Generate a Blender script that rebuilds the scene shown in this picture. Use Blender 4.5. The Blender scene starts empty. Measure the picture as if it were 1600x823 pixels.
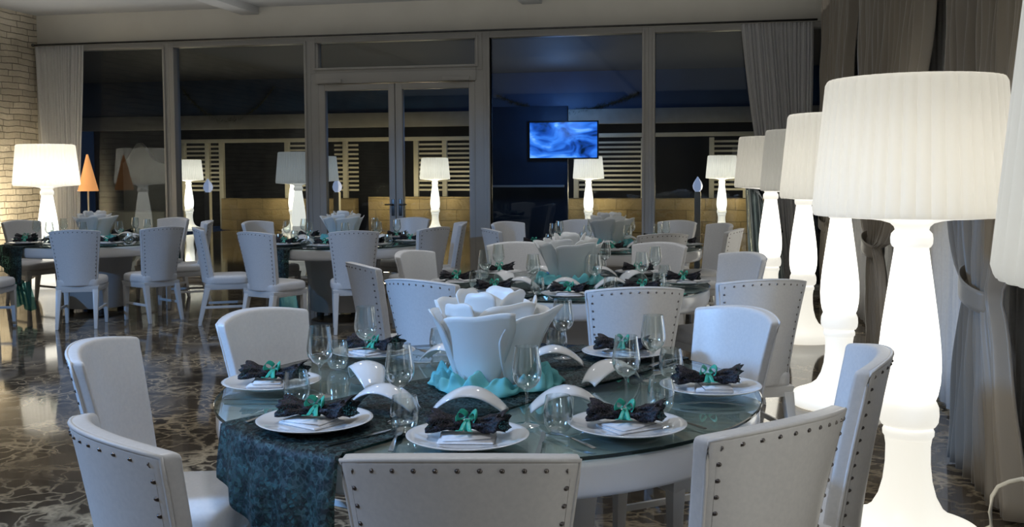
import bpy, bmesh, math, random
from mathutils import Vector, Matrix, noise
R = math.radians
PI = math.pi
random.seed(7)
scene = bpy.context.scene
COL = scene.collection

# ------------------------------------------------------------------ camera
H = 1.475
pitch, roll, yaw = 0.06, R(0.3), R(11.3)
f = Vector((0, math.cos(pitch), -math.sin(pitch)))
r = Vector((1, 0, 0)); u = r.cross(f)
r2 = r * math.cos(roll) - u * math.sin(roll)
u2 = u * math.cos(roll) + r * math.sin(roll)
Z = Matrix.Rotation(yaw, 3, 'Z')
r2, u2, f = Z @ r2, Z @ u2, Z @ f
cam = bpy.data.cameras.new('camera')
cam.sensor_width = 36; cam.lens = 36.0; cam.shift_y = -47.38 / 1600
cam.clip_end = 200
co = bpy.data.objects.new('camera', cam); COL.objects.link(co)
m = Matrix((r2, u2, -f)).transposed().to_4x4(); m.translation = (0, 0, H)
co.matrix_world = m
scene.camera = co

# ------------------------------------------------------------------ world, exposure, room and added fill lights
w = bpy.data.worlds.new('night'); scene.world = w; w.use_nodes = True
w.node_tree.nodes['Background'].inputs[0].default_value = (0.02, 0.04, 0.09, 1)
w.node_tree.nodes['Background'].inputs[1].default_value = 0.15
scene.view_settings.view_transform = 'Standard'
scene.view_settings.look = 'None'
scene.view_settings.exposure = 0.62
scene.view_settings.gamma = 1
scene.view_settings.use_curve_mapping = False
scene.cycles.use_denoising = True
scene.cycles.max_bounces = 8
scene.cycles.transparent_max_bounces = 24
scene.cycles.caustics_reflective = False
scene.cycles.caustics_refractive = False

def area(name, loc, target, size, power, color, sy=None):
    l = bpy.data.lights.new(name, 'AREA'); l.energy = power; l.color = color
    l.shape = 'RECTANGLE'; l.size = size; l.size_y = sy or size
    o = bpy.data.objects.new(name, l); COL.objects.link(o); o.location = loc
    o.rotation_euler = (Vector(target) - Vector(loc)).to_track_quat('-Z', 'Y').to_euler()
    return o
area('ceiling_fill_light', (-4.0, 4.8, 3.3), (-4.0, 4.8, 4), 10.4, 110, (1.0, 0.97, 0.91), 15.6)  # added upward fill for ceiling and ambience, no such fixture in the room
def spot(name, loc, target, angle, power, color, rad=0.12, blend=0.6):
    l = bpy.data.lights.new(name, 'SPOT'); l.energy = power; l.color = color
    l.spot_size = R(angle); l.spot_blend = blend; l.shadow_soft_size = rad
    o = bpy.data.objects.new(name, l); COL.objects.link(o); o.location = loc
    o.rotation_euler = (Vector(target) - Vector(loc)).to_track_quat('-Z', 'Y').to_euler()
    return o
BLUE = (0.22, 0.50, 1.0)
spot('cool_spotlight', (-6.4, 0.3, 3.6), (-0.5, 4.1, 0.0), 36, 1900, BLUE, .5, .8)
spot('cool_spotlight', (-7.6, 0.2, 3.5), (-4.6, 8.3, 0.0), 36, 620, BLUE, .06)
spot('front_fill_spot', (-1.6, -2.4, 3.6), (-0.5, 2.8, 0.3), 34, 120, (0.86, 0.92, 1.0), .3)  # added fill from behind the camera for the nearest table's rim
for x_, y_, p_ in ((-3.6, 1.6, 60), (-0.9, 2.6, 50), (-5.8, 5.2, 70), (-3.0, 6.2, 55), (-0.6, 6.0, 40), (-5.2, 9.4, 32), (-1.6, 9.4, 28), (-8.4, 3.6, 40), (-8.0, 10.4, 28)):
    spot('overhead_fill_spot', (x_, y_, 3.62), (x_, y_, 0), 116, p_, (0.93, 0.95, 1.0), .12, .8)  # added overhead fill, stands for no visible fixtures
def point(name, loc, power, color, rad=0.1):
    l = bpy.data.lights.new(name, 'POINT'); l.energy = power; l.color = color; l.shadow_soft_size = rad
    o = bpy.data.objects.new(name, l); COL.objects.link(o); o.location = loc; return o

# ------------------------------------------------------------------ materials
def mat(name, color=(0.8, 0.8, 0.8), rough=0.5, metal=0.0, emis=None, es=0.0, spec=0.5, coat=0.0):
    m = bpy.data.materials.new(name); m.use_nodes = True
    b = m.node_tree.nodes['Principled BSDF']
    b.inputs['Base Color'].default_value = (*color, 1); b.inputs['Roughness'].default_value = rough
    b.inputs['Metallic'].default_value = metal; b.inputs['Specular IOR Level'].default_value = spec
    b.inputs['Coat Weight'].default_value = coat
    if emis: b.inputs['Emission Color'].default_value = (*emis, 1); b.inputs['Emission Strength'].default_value = es
    return m
def nodes(m): return m.node_tree.nodes, m.node_tree.links, m.node_tree.nodes['Principled BSDF']
def N(nt, typ, **kw):
    n = nt.nodes.new(typ)
    for k, v in kw.items(): setattr(n, k, v)
    return n
def ramp(nt, fac, stops):
    n = nt.nodes.new('ShaderNodeValToRGB'); e = n.color_ramp.elements
    while len(e) < len(stops): e.new(0.5)
    for q, (p, c) in zip(e, stops): q.position = p; q.color = (*c, 1) if len(c) == 3 else c
    nt.links.new(fac, n.inputs[0]); return n
def texco(nt, scale=(1, 1, 1), out='Object', rot=(0, 0, 0)):
    t = N(nt, 'ShaderNodeTexCoord'); mp = N(nt, 'ShaderNodeMapping')
    mp.inputs['Scale'].default_value = scale; mp.inputs['Rotation'].default_value = rot
    nt.links.new(t.outputs[out], mp.inputs[0]); return mp.outputs[0]
def bump(nt, height, strength, dist, b):
    n = N(nt, 'ShaderNodeBump'); n.inputs['Strength'].default_value = strength; n.inputs['Distance'].default_value = dist
    nt.links.new(height, n.inputs['Height']); nt.links.new(n.outputs[0], b.inputs['Normal'])
def noisy(m, c1, c2, scale=5, det=4, bstr=0.0, bd=0.01, mapscale=(1, 1, 1)):
    nt = m.node_tree; b = nt.nodes['Principled BSDF']
    n = N(nt, 'ShaderNodeTexNoise'); n.inputs['Scale'].default_value = scale; n.inputs['Detail'].default_value = det
    nt.links.new(texco(nt, mapscale), n.inputs[0])
    rp = ramp(nt, n.outputs[0], [(0.3, c1), (0.7, c2)]); nt.links.new(rp.outputs[0], b.inputs['Base Color'])
    if bstr: bump(nt, n.outputs[0], bstr, bd, b)
    return m

M = {}
M['leather'] = noisy(mat('white_leather', rough=0.36), (0.74, 0.745, 0.76), (0.80, 0.80, 0.81), 90, 3, 0.08, 0.002)
M['chairwood'] = noisy(mat('white_lacquered_wood', rough=0.3), (0.72, 0.725, 0.73), (0.78, 0.78, 0.78), 6, 2)
M['nail'] = noisy(mat('dull_bronze_nails', rough=0.32, metal=1), (0.16, 0.15, 0.16), (0.26, 0.24, 0.23), 40)
M['lacquer'] = noisy(mat('white_table_lacquer', rough=0.22, coat=0.3), (0.74, 0.74, 0.75), (0.78, 0.78, 0.78), 3, 2)
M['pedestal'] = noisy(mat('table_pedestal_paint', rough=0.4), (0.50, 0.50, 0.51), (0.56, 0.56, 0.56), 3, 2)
M['rubber'] = noisy(mat('dark_caster', rough=0.5), (0.04, 0.04, 0.04), (0.08, 0.08, 0.08), 20)
M['china'] = noisy(mat('white_china', rough=0.08, coat=0.4), (0.80, 0.81, 0.82), (0.84, 0.84, 0.84), 3, 1)
M['napkin'] = noisy(mat('white_linen', rough=0.8), (0.70, 0.71, 0.74), (0.80, 0.80, 0.82), 60, 3, 0.2, 0.003)
M['steel'] = noisy(mat('polished_steel', rough=0.14, metal=1), (0.62, 0.62, 0.62), (0.72, 0.72, 0.72), 10, 1)
M['ribbon'] = noisy(mat('green_satin_ribbon', rough=0.35), (0.03, 0.36, 0.26), (0.06, 0.52, 0.40), 30, 2)
M['petal'] = noisy(mat('white_moulded_plastic', rough=0.38), (0.80, 0.82, 0.82), (0.86, 0.87, 0.86), 4, 2)
b_ = M['petal'].node_tree.nodes['Principled BSDF']; b_.inputs['Subsurface Weight'].default_value = 0.25; b_.inputs['Subsurface Radius'].default_value = (0.03, 0.035, 0.035); b_.inputs['Subsurface Scale'].default_value = 0.6
M['frame'] = noisy(mat('grey_painted_frame', rough=0.4), (0.48, 0.47, 0.45), (0.53, 0.52, 0.50), 2, 2)
M['header'] = noisy(mat('beige_plaster', rough=0.8), (0.66, 0.64, 0.58), (0.72, 0.70, 0.64), 2, 3, 0.1, 0.01)
M['ceiling'] = noisy(mat('ceiling_paint', rough=0.8), (0.50, 0.52, 0.54), (0.56, 0.57, 0.58), 1.2, 3, 0.1, 0.01)
M['backwall'] = noisy(mat('back_wall_paint', rough=0.8), (0.24, 0.23, 0.22), (0.30, 0.29, 0.28), 2, 3)
M['cream'] = noisy(mat('cream_painted_timber', rough=0.5), (0.62, 0.56, 0.40), (0.70, 0.64, 0.48), 4, 3)
M['darkwall'] = noisy(mat('dark_terrace_wall', rough=0.7), (0.012, 0.014, 0.018), (0.02, 0.022, 0.028), 2, 3)
M['bluewall'] = noisy(mat('deep_blue_partition', rough=0.5), (0.015, 0.05, 0.11), (0.02, 0.07, 0.15), 2, 3)
M['orange'] = mat('orange_fold_glow', (0.8, 0.35, 0.12), 0.7, emis=(1.0, 0.45, 0.16), es=0.35)  # emission stands in for warm lamp light on a curtain fold
M['black'] = noisy(mat('black_plastic', rough=0.35), (0.012, 0.012, 0.012), (0.02, 0.02, 0.02), 10)
M['darkmetal'] = noisy(mat('dark_metal', rough=0.35, metal=1), (0.10, 0.10, 0.10), (0.16, 0.16, 0.16), 10)
M['cord'] = noisy(mat('cream_cable', rough=0.45), (0.68, 0.64, 0.54), (0.74, 0.70, 0.60), 10)
M['pine'] = noisy(mat('dark_pine_garland', rough=0.8), (0.01, 0.02, 0.015), (0.03, 0.05, 0.035), 30)
M['uphol'] = noisy(mat('cream_upholstery', rough=0.7), (0.36, 0.33, 0.27), (0.42, 0.39, 0.32), 5, 3)

def marble():
    m = mat('brown_marble', rough=0.07); nt, L, b = m.node_tree, m.node_tree.links, m.node_tree.nodes['Principled BSDF']
    co_ = texco(nt)
    n1 = N(nt, 'ShaderNodeTexNoise'); n1.inputs['Scale'].default_value = 1.1; n1.inputs['Detail'].default_value = 6; L.new(co_, n1.inputs[0])
    base = ramp(nt, n1.outputs[0], [(0.35, (0.030, 0.024, 0.019)), (0.55, (0.070, 0.055, 0.041)), (0.72, (0.16, 0.13, 0.095))])
    # warped veins
    n2 = N(nt, 'ShaderNodeTexNoise'); n2.inputs['Scale'].default_value = 2.3; n2.inputs['Detail'].default_value = 5; L.new(co_, n2.inputs[0])
    mx = N(nt, 'ShaderNodeMix', data_type='RGBA', blend_type='LINEAR_LIGHT'); mx.inputs[0].default_value = 0.34
    L.new(co_, mx.inputs[6]); L.new(n2.outputs['Color'], mx.inputs[7])
    def vein(scale, w, amount):
        v = N(nt, 'ShaderNodeTexVoronoi', feature='DISTANCE_TO_EDGE'); v.inputs['Scale'].default_value = scale; L.new(mx.outputs[2], v.inputs[0])
        return ramp(nt, v.outputs[0], [(0.0, (amount,) * 3), (w, (0, 0, 0))])
    v1, v2 = vein(2.5, 0.06, 1.0), vein(7.5, 0.11, 0.9)
    msk = N(nt, 'ShaderNodeTexNoise'); msk.inputs['Scale'].default_value = 1.7; msk.inputs['Detail'].default_value = 3; L.new(co_, msk.inputs[0])
    mr = ramp(nt, msk.outputs[0], [(0.38, (0.10,) * 3), (0.62, (0.95,) * 3)])
    ad = N(nt, 'ShaderNodeMath', operation='MAXIMUM'); L.new(v1.outputs[0], ad.inputs[0]); L.new(v2.outputs[0], ad.inputs[1])
    mu = N(nt, 'ShaderNodeMath', operation='MULTIPLY'); L.new(ad.outputs[0], mu.inputs[0]); L.new(mr.outputs[0], mu.inputs[1])
    mix = N(nt, 'ShaderNodeMix', data_type='RGBA'); L.new(mu.outputs[0], mix.inputs[0]); L.new(base.outputs[0], mix.inputs[6]); mix.inputs[7].default_value = (0.50, 0.41, 0.28, 1)
    L.new(mix.outputs[2], b.inputs['Base Color'])
    return m
M['marble'] = marble()

def stone(name, c1, c2, c3, bw=0.34, bh=0.085, axis='YZ'):
    m = mat(name, rough=0.85); nt, L, b = m.node_tree, m.node_tree.links, m.node_tree.nodes['Principled BSDF']
    t = N(nt, 'ShaderNodeTexCoord'); sp = N(nt, 'ShaderNodeSeparateXYZ'); L.new(t.outputs['Object'], sp.inputs[0])
    cb = N(nt, 'ShaderNodeCombineXYZ'); L.new(sp.outputs[axis[0]], cb.inputs[0]); L.new(sp.outputs[axis[1]], cb.inputs[1])
    nz = N(nt, 'ShaderNodeTexNoise'); nz.inputs['Scale'].default_value = 3; nz.inputs['Detail'].default_value = 5; L.new(t.outputs['Object'], nz.inputs[0])
    wm = N(nt, 'ShaderNodeMix', data_type='RGBA', blend_type='LINEAR_LIGHT'); wm.inputs[0].default_value = 0.03
    L.new(cb.outputs[0], wm.inputs[6]); L.new(nz.outputs['Color'], wm.inputs[7])
    br = N(nt, 'ShaderNodeTexBrick'); br.offset = 0.37; br.squash = 1.3; br.squash_frequency = 3
    for k, v in (('Scale', 1.0), ('Mortar Size', 0.006), ('Mortar Smooth', 0.6), ('Brick Width', bw), ('Row Height', bh)): br.inputs[k].default_value = v
    br.inputs['Color1'].default_value = (*c1, 1); br.inputs['Color2'].default_value = (*c2, 1); br.inputs['Mortar'].default_value = (*c3, 1)
    L.new(wm.outputs[2], br.inputs[0])
    mx = N(nt, 'ShaderNodeMix', data_type='RGBA', blend_type='MULTIPLY'); mx.inputs[0].default_value = 0.6
    L.new(br.outputs[0], mx.inputs[6]); rp = ramp(nt, nz.outputs[0], [(0.3, (0.62,) * 3), (0.7, (1.15,) * 3)]); L.new(rp.outputs[0], mx.inputs[7])
    L.new(mx.outputs[2], b.inputs['Base Color'])
    n3 = N(nt, 'ShaderNodeTexNoise'); n3.inputs['Scale'].default_value = 22; n3.inputs['Detail'].default_value = 5; L.new(t.outputs['Object'], n3.inputs[0])
    h = N(nt, 'ShaderNodeMath', operation='MULTIPLY_ADD'); L.new(br.outputs['Fac'], h.inputs[0]); h.inputs[1].default_value = -1.6; L.new(n3.outputs[0], h.inputs[2])
    bump(nt, h.outputs[0], 0.9, 0.02, b)
    return m
M['stone'] = stone('stacked_beige_stone', (0.78, 0.71, 0.58), (0.60, 0.54, 0.43), (0.26, 0.23, 0.18))
M['tan'] = stone('tan_stone_counter', (0.36, 0.27, 0.13), (0.26, 0.19, 0.09), (0.12, 0.09, 0.05), 0.7, 0.27, 'XZ')

def mixmat(name, transp, tcol, build):
    """thin sheet: a share of straight-through light, the rest from build(nt) -> shader socket"""
    m = bpy.data.materials.new(name); m.use_nodes = True; nt = m.node_tree; L = nt.links
    nt.nodes.remove(nt.nodes['Principled BSDF']); out = nt.nodes['Material Output']
    t = N(nt, 'ShaderNodeBsdfTransparent'); t.inputs[0].default_value = (*tcol, 1)
    mx = N(nt, 'ShaderNodeMixShader'); s = build(nt)
    if isinstance(transp, (int, float)): mx.inputs[0].default_value = 1 - transp
    else: L.new(transp(nt), mx.inputs[0])
    L.new(t.outputs[0], mx.inputs[1]); L.new(s, mx.inputs[2]); L.new(mx.outputs[0], out.inputs[0])
    return m
def glossy(col, rough):
    def b(nt):
        g = N(nt, 'ShaderNodeBsdfGlossy'); g.inputs[0].default_value = (*col, 1); g.inputs['Roughness'].default_value = rough; return g.outputs[0]
    return b
def fres(ior, gain=1.0, ex=3.6):
    def b(nt):
        # facing-based reflectance: the same from both sides of a thin pane
        lw = N(nt, 'ShaderNodeLayerWeight'); lw.inputs[0].default_value = 0.5
        pw = N(nt, 'ShaderNodeMath', operation='POWER'); nt.links.new(lw.outputs['Facing'], pw.inputs[0]); pw.inputs[1].default_value = ex
        f0 = ((ior - 1) / (ior + 1)) ** 2 * gain
        mu = N(nt, 'ShaderNodeMath', operation='MULTIPLY_ADD', use_clamp=True); nt.links.new(pw.outputs[0], mu.inputs[0]); mu.inputs[1].default_value = 0.8; mu.inputs[2].default_value = f0
        return mu.outputs[0]
    return b
M['pane'] = mixmat('window_glass', fres(1.62, 0.62), (0.86, 0.90, 0.93), glossy((0.92, 0.96, 1.0), 0.0))
M['tableglass'] = mixmat('smoked_green_table_glass', fres(1.52, 1.0), (0.80, 0.87, 0.86), glossy((1, 1, 1), 0.01))
M['glassedge'] = noisy(mat('dark_green_glass_edge', rough=0.08), (0.004, 0.014, 0.014), (0.008, 0.022, 0.022), 5)
M['crystal'] = mixmat('clear_drinking_glass', fres(1.5, 1.8, 1.6), (0.95, 0.975, 0.975), glossy((1, 1, 1), 0.09))

def cloth(nt, col, tl=0.45, c2=None, scale=60):
    d = N(nt, 'ShaderNodeBsdfDiffuse'); t = N(nt, 'ShaderNodeBsdfTranslucent'); mx = N(nt, 'ShaderNodeMixShader'); mx.inputs[0].default_value = tl
    n = N(nt, 'ShaderNodeTexNoise'); n.inputs['Scale'].default_value = scale; nt.links.new(texco(nt), n.inputs[0])
    rp = ramp(nt, n.outputs[0], [(0.3, col), (0.7, c2 or col)])
    for s in (d, t): nt.links.new(rp.outputs[0], s.inputs[0])
    nt.links.new(d.outputs[0], mx.inputs[1]); nt.links.new(t.outputs[0], mx.inputs[2]); return mx.outputs[0]
M['sheer'] = mixmat('grey_white_sheer', 0.1, (1, 1, 1), lambda nt: cloth(nt, (0.84, 0.84, 0.85), 0.35, (0.90, 0.90, 0.90)))
M['organza'] = mixmat('turquoise_organza', 0.2, (0.5, 0.9, 0.9), lambda nt: cloth(nt, (0.26, 0.74, 0.78), 0.35, (0.38, 0.84, 0.87), 12))
M['organza2'] = mixmat('thin_teal_organza', 0.6, (0.6, 0.85, 0.85), lambda nt: cloth(nt, (0.10, 0.40, 0.42), 0.4, (0.14, 0.48, 0.50), 12))
M['drape'] = noisy(mat('taupe_satin_drape', rough=0.42), (0.23, 0.20, 0.165), (0.29, 0.255, 0.21), 3, 4, 0.12, 0.01, (1, 1, 0.2))
M['drape'].node_tree.nodes['Principled BSDF'].inputs['Sheen Weight'].default_value = 0.3
M['satin'] = noisy(mat('silver_satin', rough=0.25, metal=0.7), (0.50, 0.58, 0.60), (0.66, 0.74, 0.76), 5, 2)

def lace(name, scale, colA, colB, open_=0.35, hole=0.6):
    def cover(nt):
        v = N(nt, 'ShaderNodeTexVoronoi', feature='DISTANCE_TO_EDGE'); v.inputs['Scale'].default_value = scale; nt.links.new(texco(nt), v.inputs[0])
        return ramp(nt, v.outputs[0], [(open_ * 0.22, (1, 1, 1)), (open_ * 0.22 + 0.05, (hole,) * 3)]).outputs[0]
    def body(nt):
        p = N(nt, 'ShaderNodeBsdfPrincipled'); p.inputs['Roughness'].default_value = 0.6
        v = N(nt, 'ShaderNodeTexVoronoi'); v.inputs['Scale'].default_value = scale * 1.3; nt.links.new(texco(nt), v.inputs[0])
        rp = ramp(nt, v.outputs['Color'], [(0.35, colA), (0.85, colB)]); nt.links.new(rp.outputs[0], p.inputs[0])
        return p.outputs[0]
    return mixmat(name, cover, (0.45, 0.75, 0.75), body)
M['runner'] = lace('dark_teal_lace', 60, (0.004, 0.009, 0.011), (0.04, 0.085, 0.088))
M['blacklace'] = lace('black_netting', 130, (0.003, 0.002, 0.004), (0.035, 0.025, 0.04), 0.3)

def emitter(name, col, s, diff=(0.8, 0.8, 0.78)):
    return mat(name, diff, 0.35, emis=col, es=s)
M['glow'] = emitter('lit_white_plastic', (1.0, 0.955, 0.83), 1.4)
M['glow_rim'] = emitter('lit_white_plastic_thick', (1.0, 0.965, 0.86), 0.47)
M['glow_soft'] = emitter('lit_white_plastic_base', (1.0, 0.96, 0.84), 0.50)
def shade_mat(name, col, emis_s, tl=0.55):
    m = bpy.data.materials.new(name); m.use_nodes = True; nt = m.node_tree; L = nt.links
    p = nt.nodes['Principled BSDF']; p.inputs['Base Color'].default_value = (*col, 1); p.inputs['Roughness'].default_value = 0.4
    p.inputs['Emission Color'].default_value = (1.0, 0.96, 0.88, 1); p.inputs['Emission Strength'].default_value = emis_s
    t = N(nt, 'ShaderNodeBsdfTranslucent'); t.inputs[0].default_value = (0.95, 0.945, 0.91, 1)
    mx = N(nt, 'ShaderNodeMixShader'); mx.inputs[0].default_value = tl
    L.new(p.outputs[0], mx.inputs[1]); L.new(t.outputs[0], mx.inputs[2]); L.new(mx.outputs[0], nt.nodes['Material Output'].inputs[0])
    return m
M['shade'] = shade_mat('pleated_lamp_shade', (0.78, 0.78, 0.76), 0.05)

# ------------------------------------------------------------------ mesh helpers
def me_from(verts, faces, smooth=True, name='m'):
    me = bpy.data.meshes.new(name); me.from_pydata([tuple(v) for v in verts], [], faces); me.update()
    if smooth:
        for p in me.polygons: p.use_smooth = True
    return me
def bm_me(bm, smooth=False, name='m', autos=None):
    me = bpy.data.meshes.new(name); bmesh.ops.recalc_face_normals(bm, faces=bm.faces); bm.to_mesh(me); bm.free()
    if smooth:
        for p in me.polygons: p.use_smooth = True
    if autos is not None:
        for e in me.edges: pass
        try: me.set_sharp_from_angle(angle=R(autos))
        except Exception: pass
    return me
def box(bm, x0, x1, y0, y1, z0, z1):
    vs = [bm.verts.new((x, y, z)) for z in (z0, z1) for x, y in ((x0, y0), (x1, y0), (x1, y1), (x0, y1))]
    for q in ((0, 3, 2, 1), (4, 5, 6, 7), (0, 1, 5, 4), (1, 2, 6, 5), (2, 3, 7, 6), (3, 0, 4, 7)): bm.faces.new([vs[i] for i in q])
def boxes_me(bs, bev=0.0, seg=2):
    bm = bmesh.new()
    for b in bs: box(bm, *b)
    if bev: bmesh.ops.bevel(bm, geom=bm.edges[:], offset=bev, segments=seg, profile=0.6, affect='EDGES')
    return bm_me(bm, bev > 0, autos=40)
def hexa_me(bot, top, bev=0.0, seg=2):
    """bot, top: four corners each (ccw)"""
    bm = bmesh.new(); vs = [bm.verts.new(p) for p in list(bot) + list(top)]
    for q in ((0, 3, 2, 1), (4, 5, 6, 7), (0, 1, 5, 4), (1, 2, 6, 5), (2, 3, 7, 6), (3, 0, 4, 7)): bm.faces.new([vs[i] for i in q])
    if bev: bmesh.ops.bevel(bm, geom=bm.edges[:], offset=bev, segments=seg, profile=0.6, affect='EDGES')
    return bm_me(bm, bev > 0, autos=40)
def lathe(prof, n=48, cap0=True, cap1=True, off=None):
    vs, fs = [], []
    for (rr, z) in prof:
        for i in range(n):
            a = 2 * PI * i / n; q = rr + (off(a, z) if off else 0)
            vs.append((q * math.cos(a), q * math.sin(a), z))
    for j in range(len(prof) - 1):
        for i in range(n):
            k = (i + 1) % n; fs.append((j * n + i, j * n + k, (j + 1) * n + k, (j + 1) * n + i))
    if cap0: fs.append(tuple(range(n))[::-1])
    if cap1: fs.append(tuple((len(prof) - 1) * n + i for i in range(n)))
    me = me_from(vs, fs)
    try: me.set_sharp_from_angle(angle=R(50))
    except Exception: pass
    return me
def grid(nu, nv, fn, closed_u=False, thick=0.0):
    vs = [fn(i / (nu if closed_u else nu - 1), j / (nv - 1)) for j in range(nv) for i in range(nu)]
    fs = []
    for j in range(nv - 1):
        for i in range(nu if closed_u else nu - 1):
            k = (i + 1) % nu; fs.append((j * nu + i, j * nu + k, (j + 1) * nu + k, (j + 1) * nu + i))
    me = me_from(vs, fs)
    if thick:
        bm = bmesh.new(); bm.from_mesh(me); bmesh.ops.recalc_face_normals(bm, faces=bm.faces)
        bmesh.ops.solidify(bm, geom=bm.faces[:], thickness=thick)
        bm.to_mesh(me); bm.free()
        for p in me.polygons: p.use_smooth = True
    return me
def tube(pts, rad, n=10, taper=None):
    vs, fs = [], []; pts = [Vector(p) for p in pts]; up = Vector((0, 0, 1))
    for i, p in enumerate(pts):
        t = (pts[min(i + 1, len(pts) - 1)] - pts[max(i - 1, 0)]).normalized()
        a = t.cross(up if abs(t.z) < 0.95 else Vector((1, 0, 0))).normalized(); b = a.cross(t)
        q = rad * (taper[i] if taper else 1)
        for k in range(n):
            g = 2 * PI * k / n; vs.append(p + a * q * math.cos(g) + b * q * math.sin(g))
    for i in range(len(pts) - 1):
        for k in range(n): fs.append((i * n + k, i * n + (k + 1) % n, (i + 1) * n + (k + 1) % n, (i + 1) * n + k))
    fs.append(tuple(range(n))[::-1]); fs.append(tuple((len(pts) - 1) * n + k for k in range(n)))
    return me_from(vs, fs)
def join(mes):
    bm = bmesh.new()
    for m_ in mes: bm.from_mesh(m_)
    me = bpy.data.meshes.new('m'); bm.to_mesh(me); bm.free()
    return me

# ------------------------------------------------------------------ objects
def mesh_ob(name, me, m_, parent=None, loc=(0, 0, 0), rot=(0, 0, 0)):
    if m_ and not me.materials: me.materials.append(m_)
    o = bpy.data.objects.new(name, me); COL.objects.link(o); o.location = loc; o.rotation_euler = rot
    if parent: o.parent = parent
    return o
def tag(o, label=None, cat=None, group=None, kind=None):
    if label: o['label'] = label
    if cat: o['category'] = cat
    if group: o['group'] = group
    if kind: o['kind'] = kind
    return o
def struct(name, me, m_, parent=None, **k):
    o = mesh_ob(name, me, m_, parent, **k)
    if not parent: o['kind'] = 'structure'
    return o
def thing(name, label, cat, loc=(0, 0, 0), rz=0.0, group=None, parts=(), scale=1.0):
    """an Empty at the base, and for each part (name, mesh, material, subparts) an object of its own sharing the mesh"""
    o = bpy.data.objects.new(name, None); COL.objects.link(o); o.empty_display_size = 0.1
    o.location = loc; o.rotation_euler = (0, 0, rz); o.scale = (scale,) * 3; tag(o, label, cat, group)
    for p in parts:
        c = mesh_ob(p[0], p[1], p[2], o)
        for s in (p[3] if len(p) > 3 else ()): mesh_ob(s[0], s[1], s[2], c)
    return o
def single(name, me, m_, label, cat, loc=(0, 0, 0), rz=0.0, group=None, scale=1.0):
    o = mesh_ob(name, me, m_, None, loc, (0, 0, rz)); o.scale = (scale,) * 3
    return tag(o, label, cat, group)

# ================================================================== THE ROOM
YW = 13.0; XL = -9.42; XR = 1.42; ZC = 3.70; YB = -3.2
struct('floor', boxes_me([(XL - 3, XR + 3, YB, 27.0, -0.1, 0.0)]), M['marble'])
struct('ceiling', boxes_me([(XL - .2, XR + .2, YB, YW + .2, ZC, ZC + .15)]), M['ceiling'])
for i, x in enumerate((-6.18, -2.32)):
    struct('trim_%d' % (i + 1), boxes_me([(x - .13, x + .13, YB, YW - .01, ZC - .10, ZC + .02)], 0.01), M['ceiling'])
struct('wall_left', boxes_me([(XL - .2, XL, YB, YW, 0, ZC)]), M['stone'])
struct('wall_back', boxes_me([(XL - .2, XR + .2, YB - .2, YB, 0, ZC)]), M['backwall'])
struct('wall_right', boxes_me([(XR, XR + .2, YB, YW, 0, ZC)]), M['backwall'])
struct('wall_front', boxes_me([(XL - .2, XR + .2, YW, YW + .2, 3.27, ZC)]), M['header'])
struct('baseboard_left', boxes_me([(XL, XL + .02, YB, YW, 0, .1)], 0.004), M['frame'])
# thin dark curtain rail along the header's foot
fin = lathe([(0.0, -.024), (.02, -.015), (.024, 0), (.02, .015), (0, .024)], 16, False, False)
fin.transform(Matrix.Translation((XL + .05, YW - .16, 3.27)))
thing('curtain_rail', 'thin dark curtain rail running along the top of the glass wall', 'curtain rail', (0, 0, 0), 0, None,
      [('rod', tube([(XL + .06, YW - .16, 3.27), (XR - .25, YW - .16, 3.27)], .013), M['darkmetal']), ('finial', fin, M['darkmetal'])])

def window(n, x0, x1, z0, z1, fw=0.08, sides=(1, 1)):
    lo, hi = (x0 - fw * sides[0]), (x1 + fw * sides[1])
    bs = [(x0, x1, YW - .05, YW + .09, z0 - .07, z0), (x0, x1, YW - .05, YW + .09, z1, z1 + .07)]
    if sides[0]: bs.append((lo, x0, YW - .05, YW + .09, z0 - .07, z1 + .07))
    if sides[1]: bs.append((x1, hi, YW - .05, YW + .09, z0 - .07, z1 + .07))
    root = struct('window_%d' % n, boxes_me(bs, 0.006), M['frame'])
    mesh_ob('window_pane', boxes_me([(x0, x1, YW + .035, YW + .04, z0, z1)]), M['pane'], root)
    bead = [(x0, x1, YW - .07, YW - .05, z1, z1 + .03), (x0 - .03, x0, YW - .07, YW - .05, z0 - .03, z1 + .03), (x1, x1 + .03, YW - .07, YW - .05, z0 - .03, z1 + .03), (x0, x1, YW - .07, YW - .05, z0 - .03, z0)]
    mesh_ob('glazing_bead', boxes_me(bead, 0.004), M['frame'], root)
    return root
window(1, XL + .09, -7.46, .07, 3.19, .085)
window(2, -7.29, -5.40, .07, 3.19, .085)
window(3, -5.24, -3.05, 2.86, 3.19, .08)
window(4, -2.87, -0.92, .07, 3.19, .08)
window(5, -0.76, XR - .1, .07, 3.19, .08)
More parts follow.
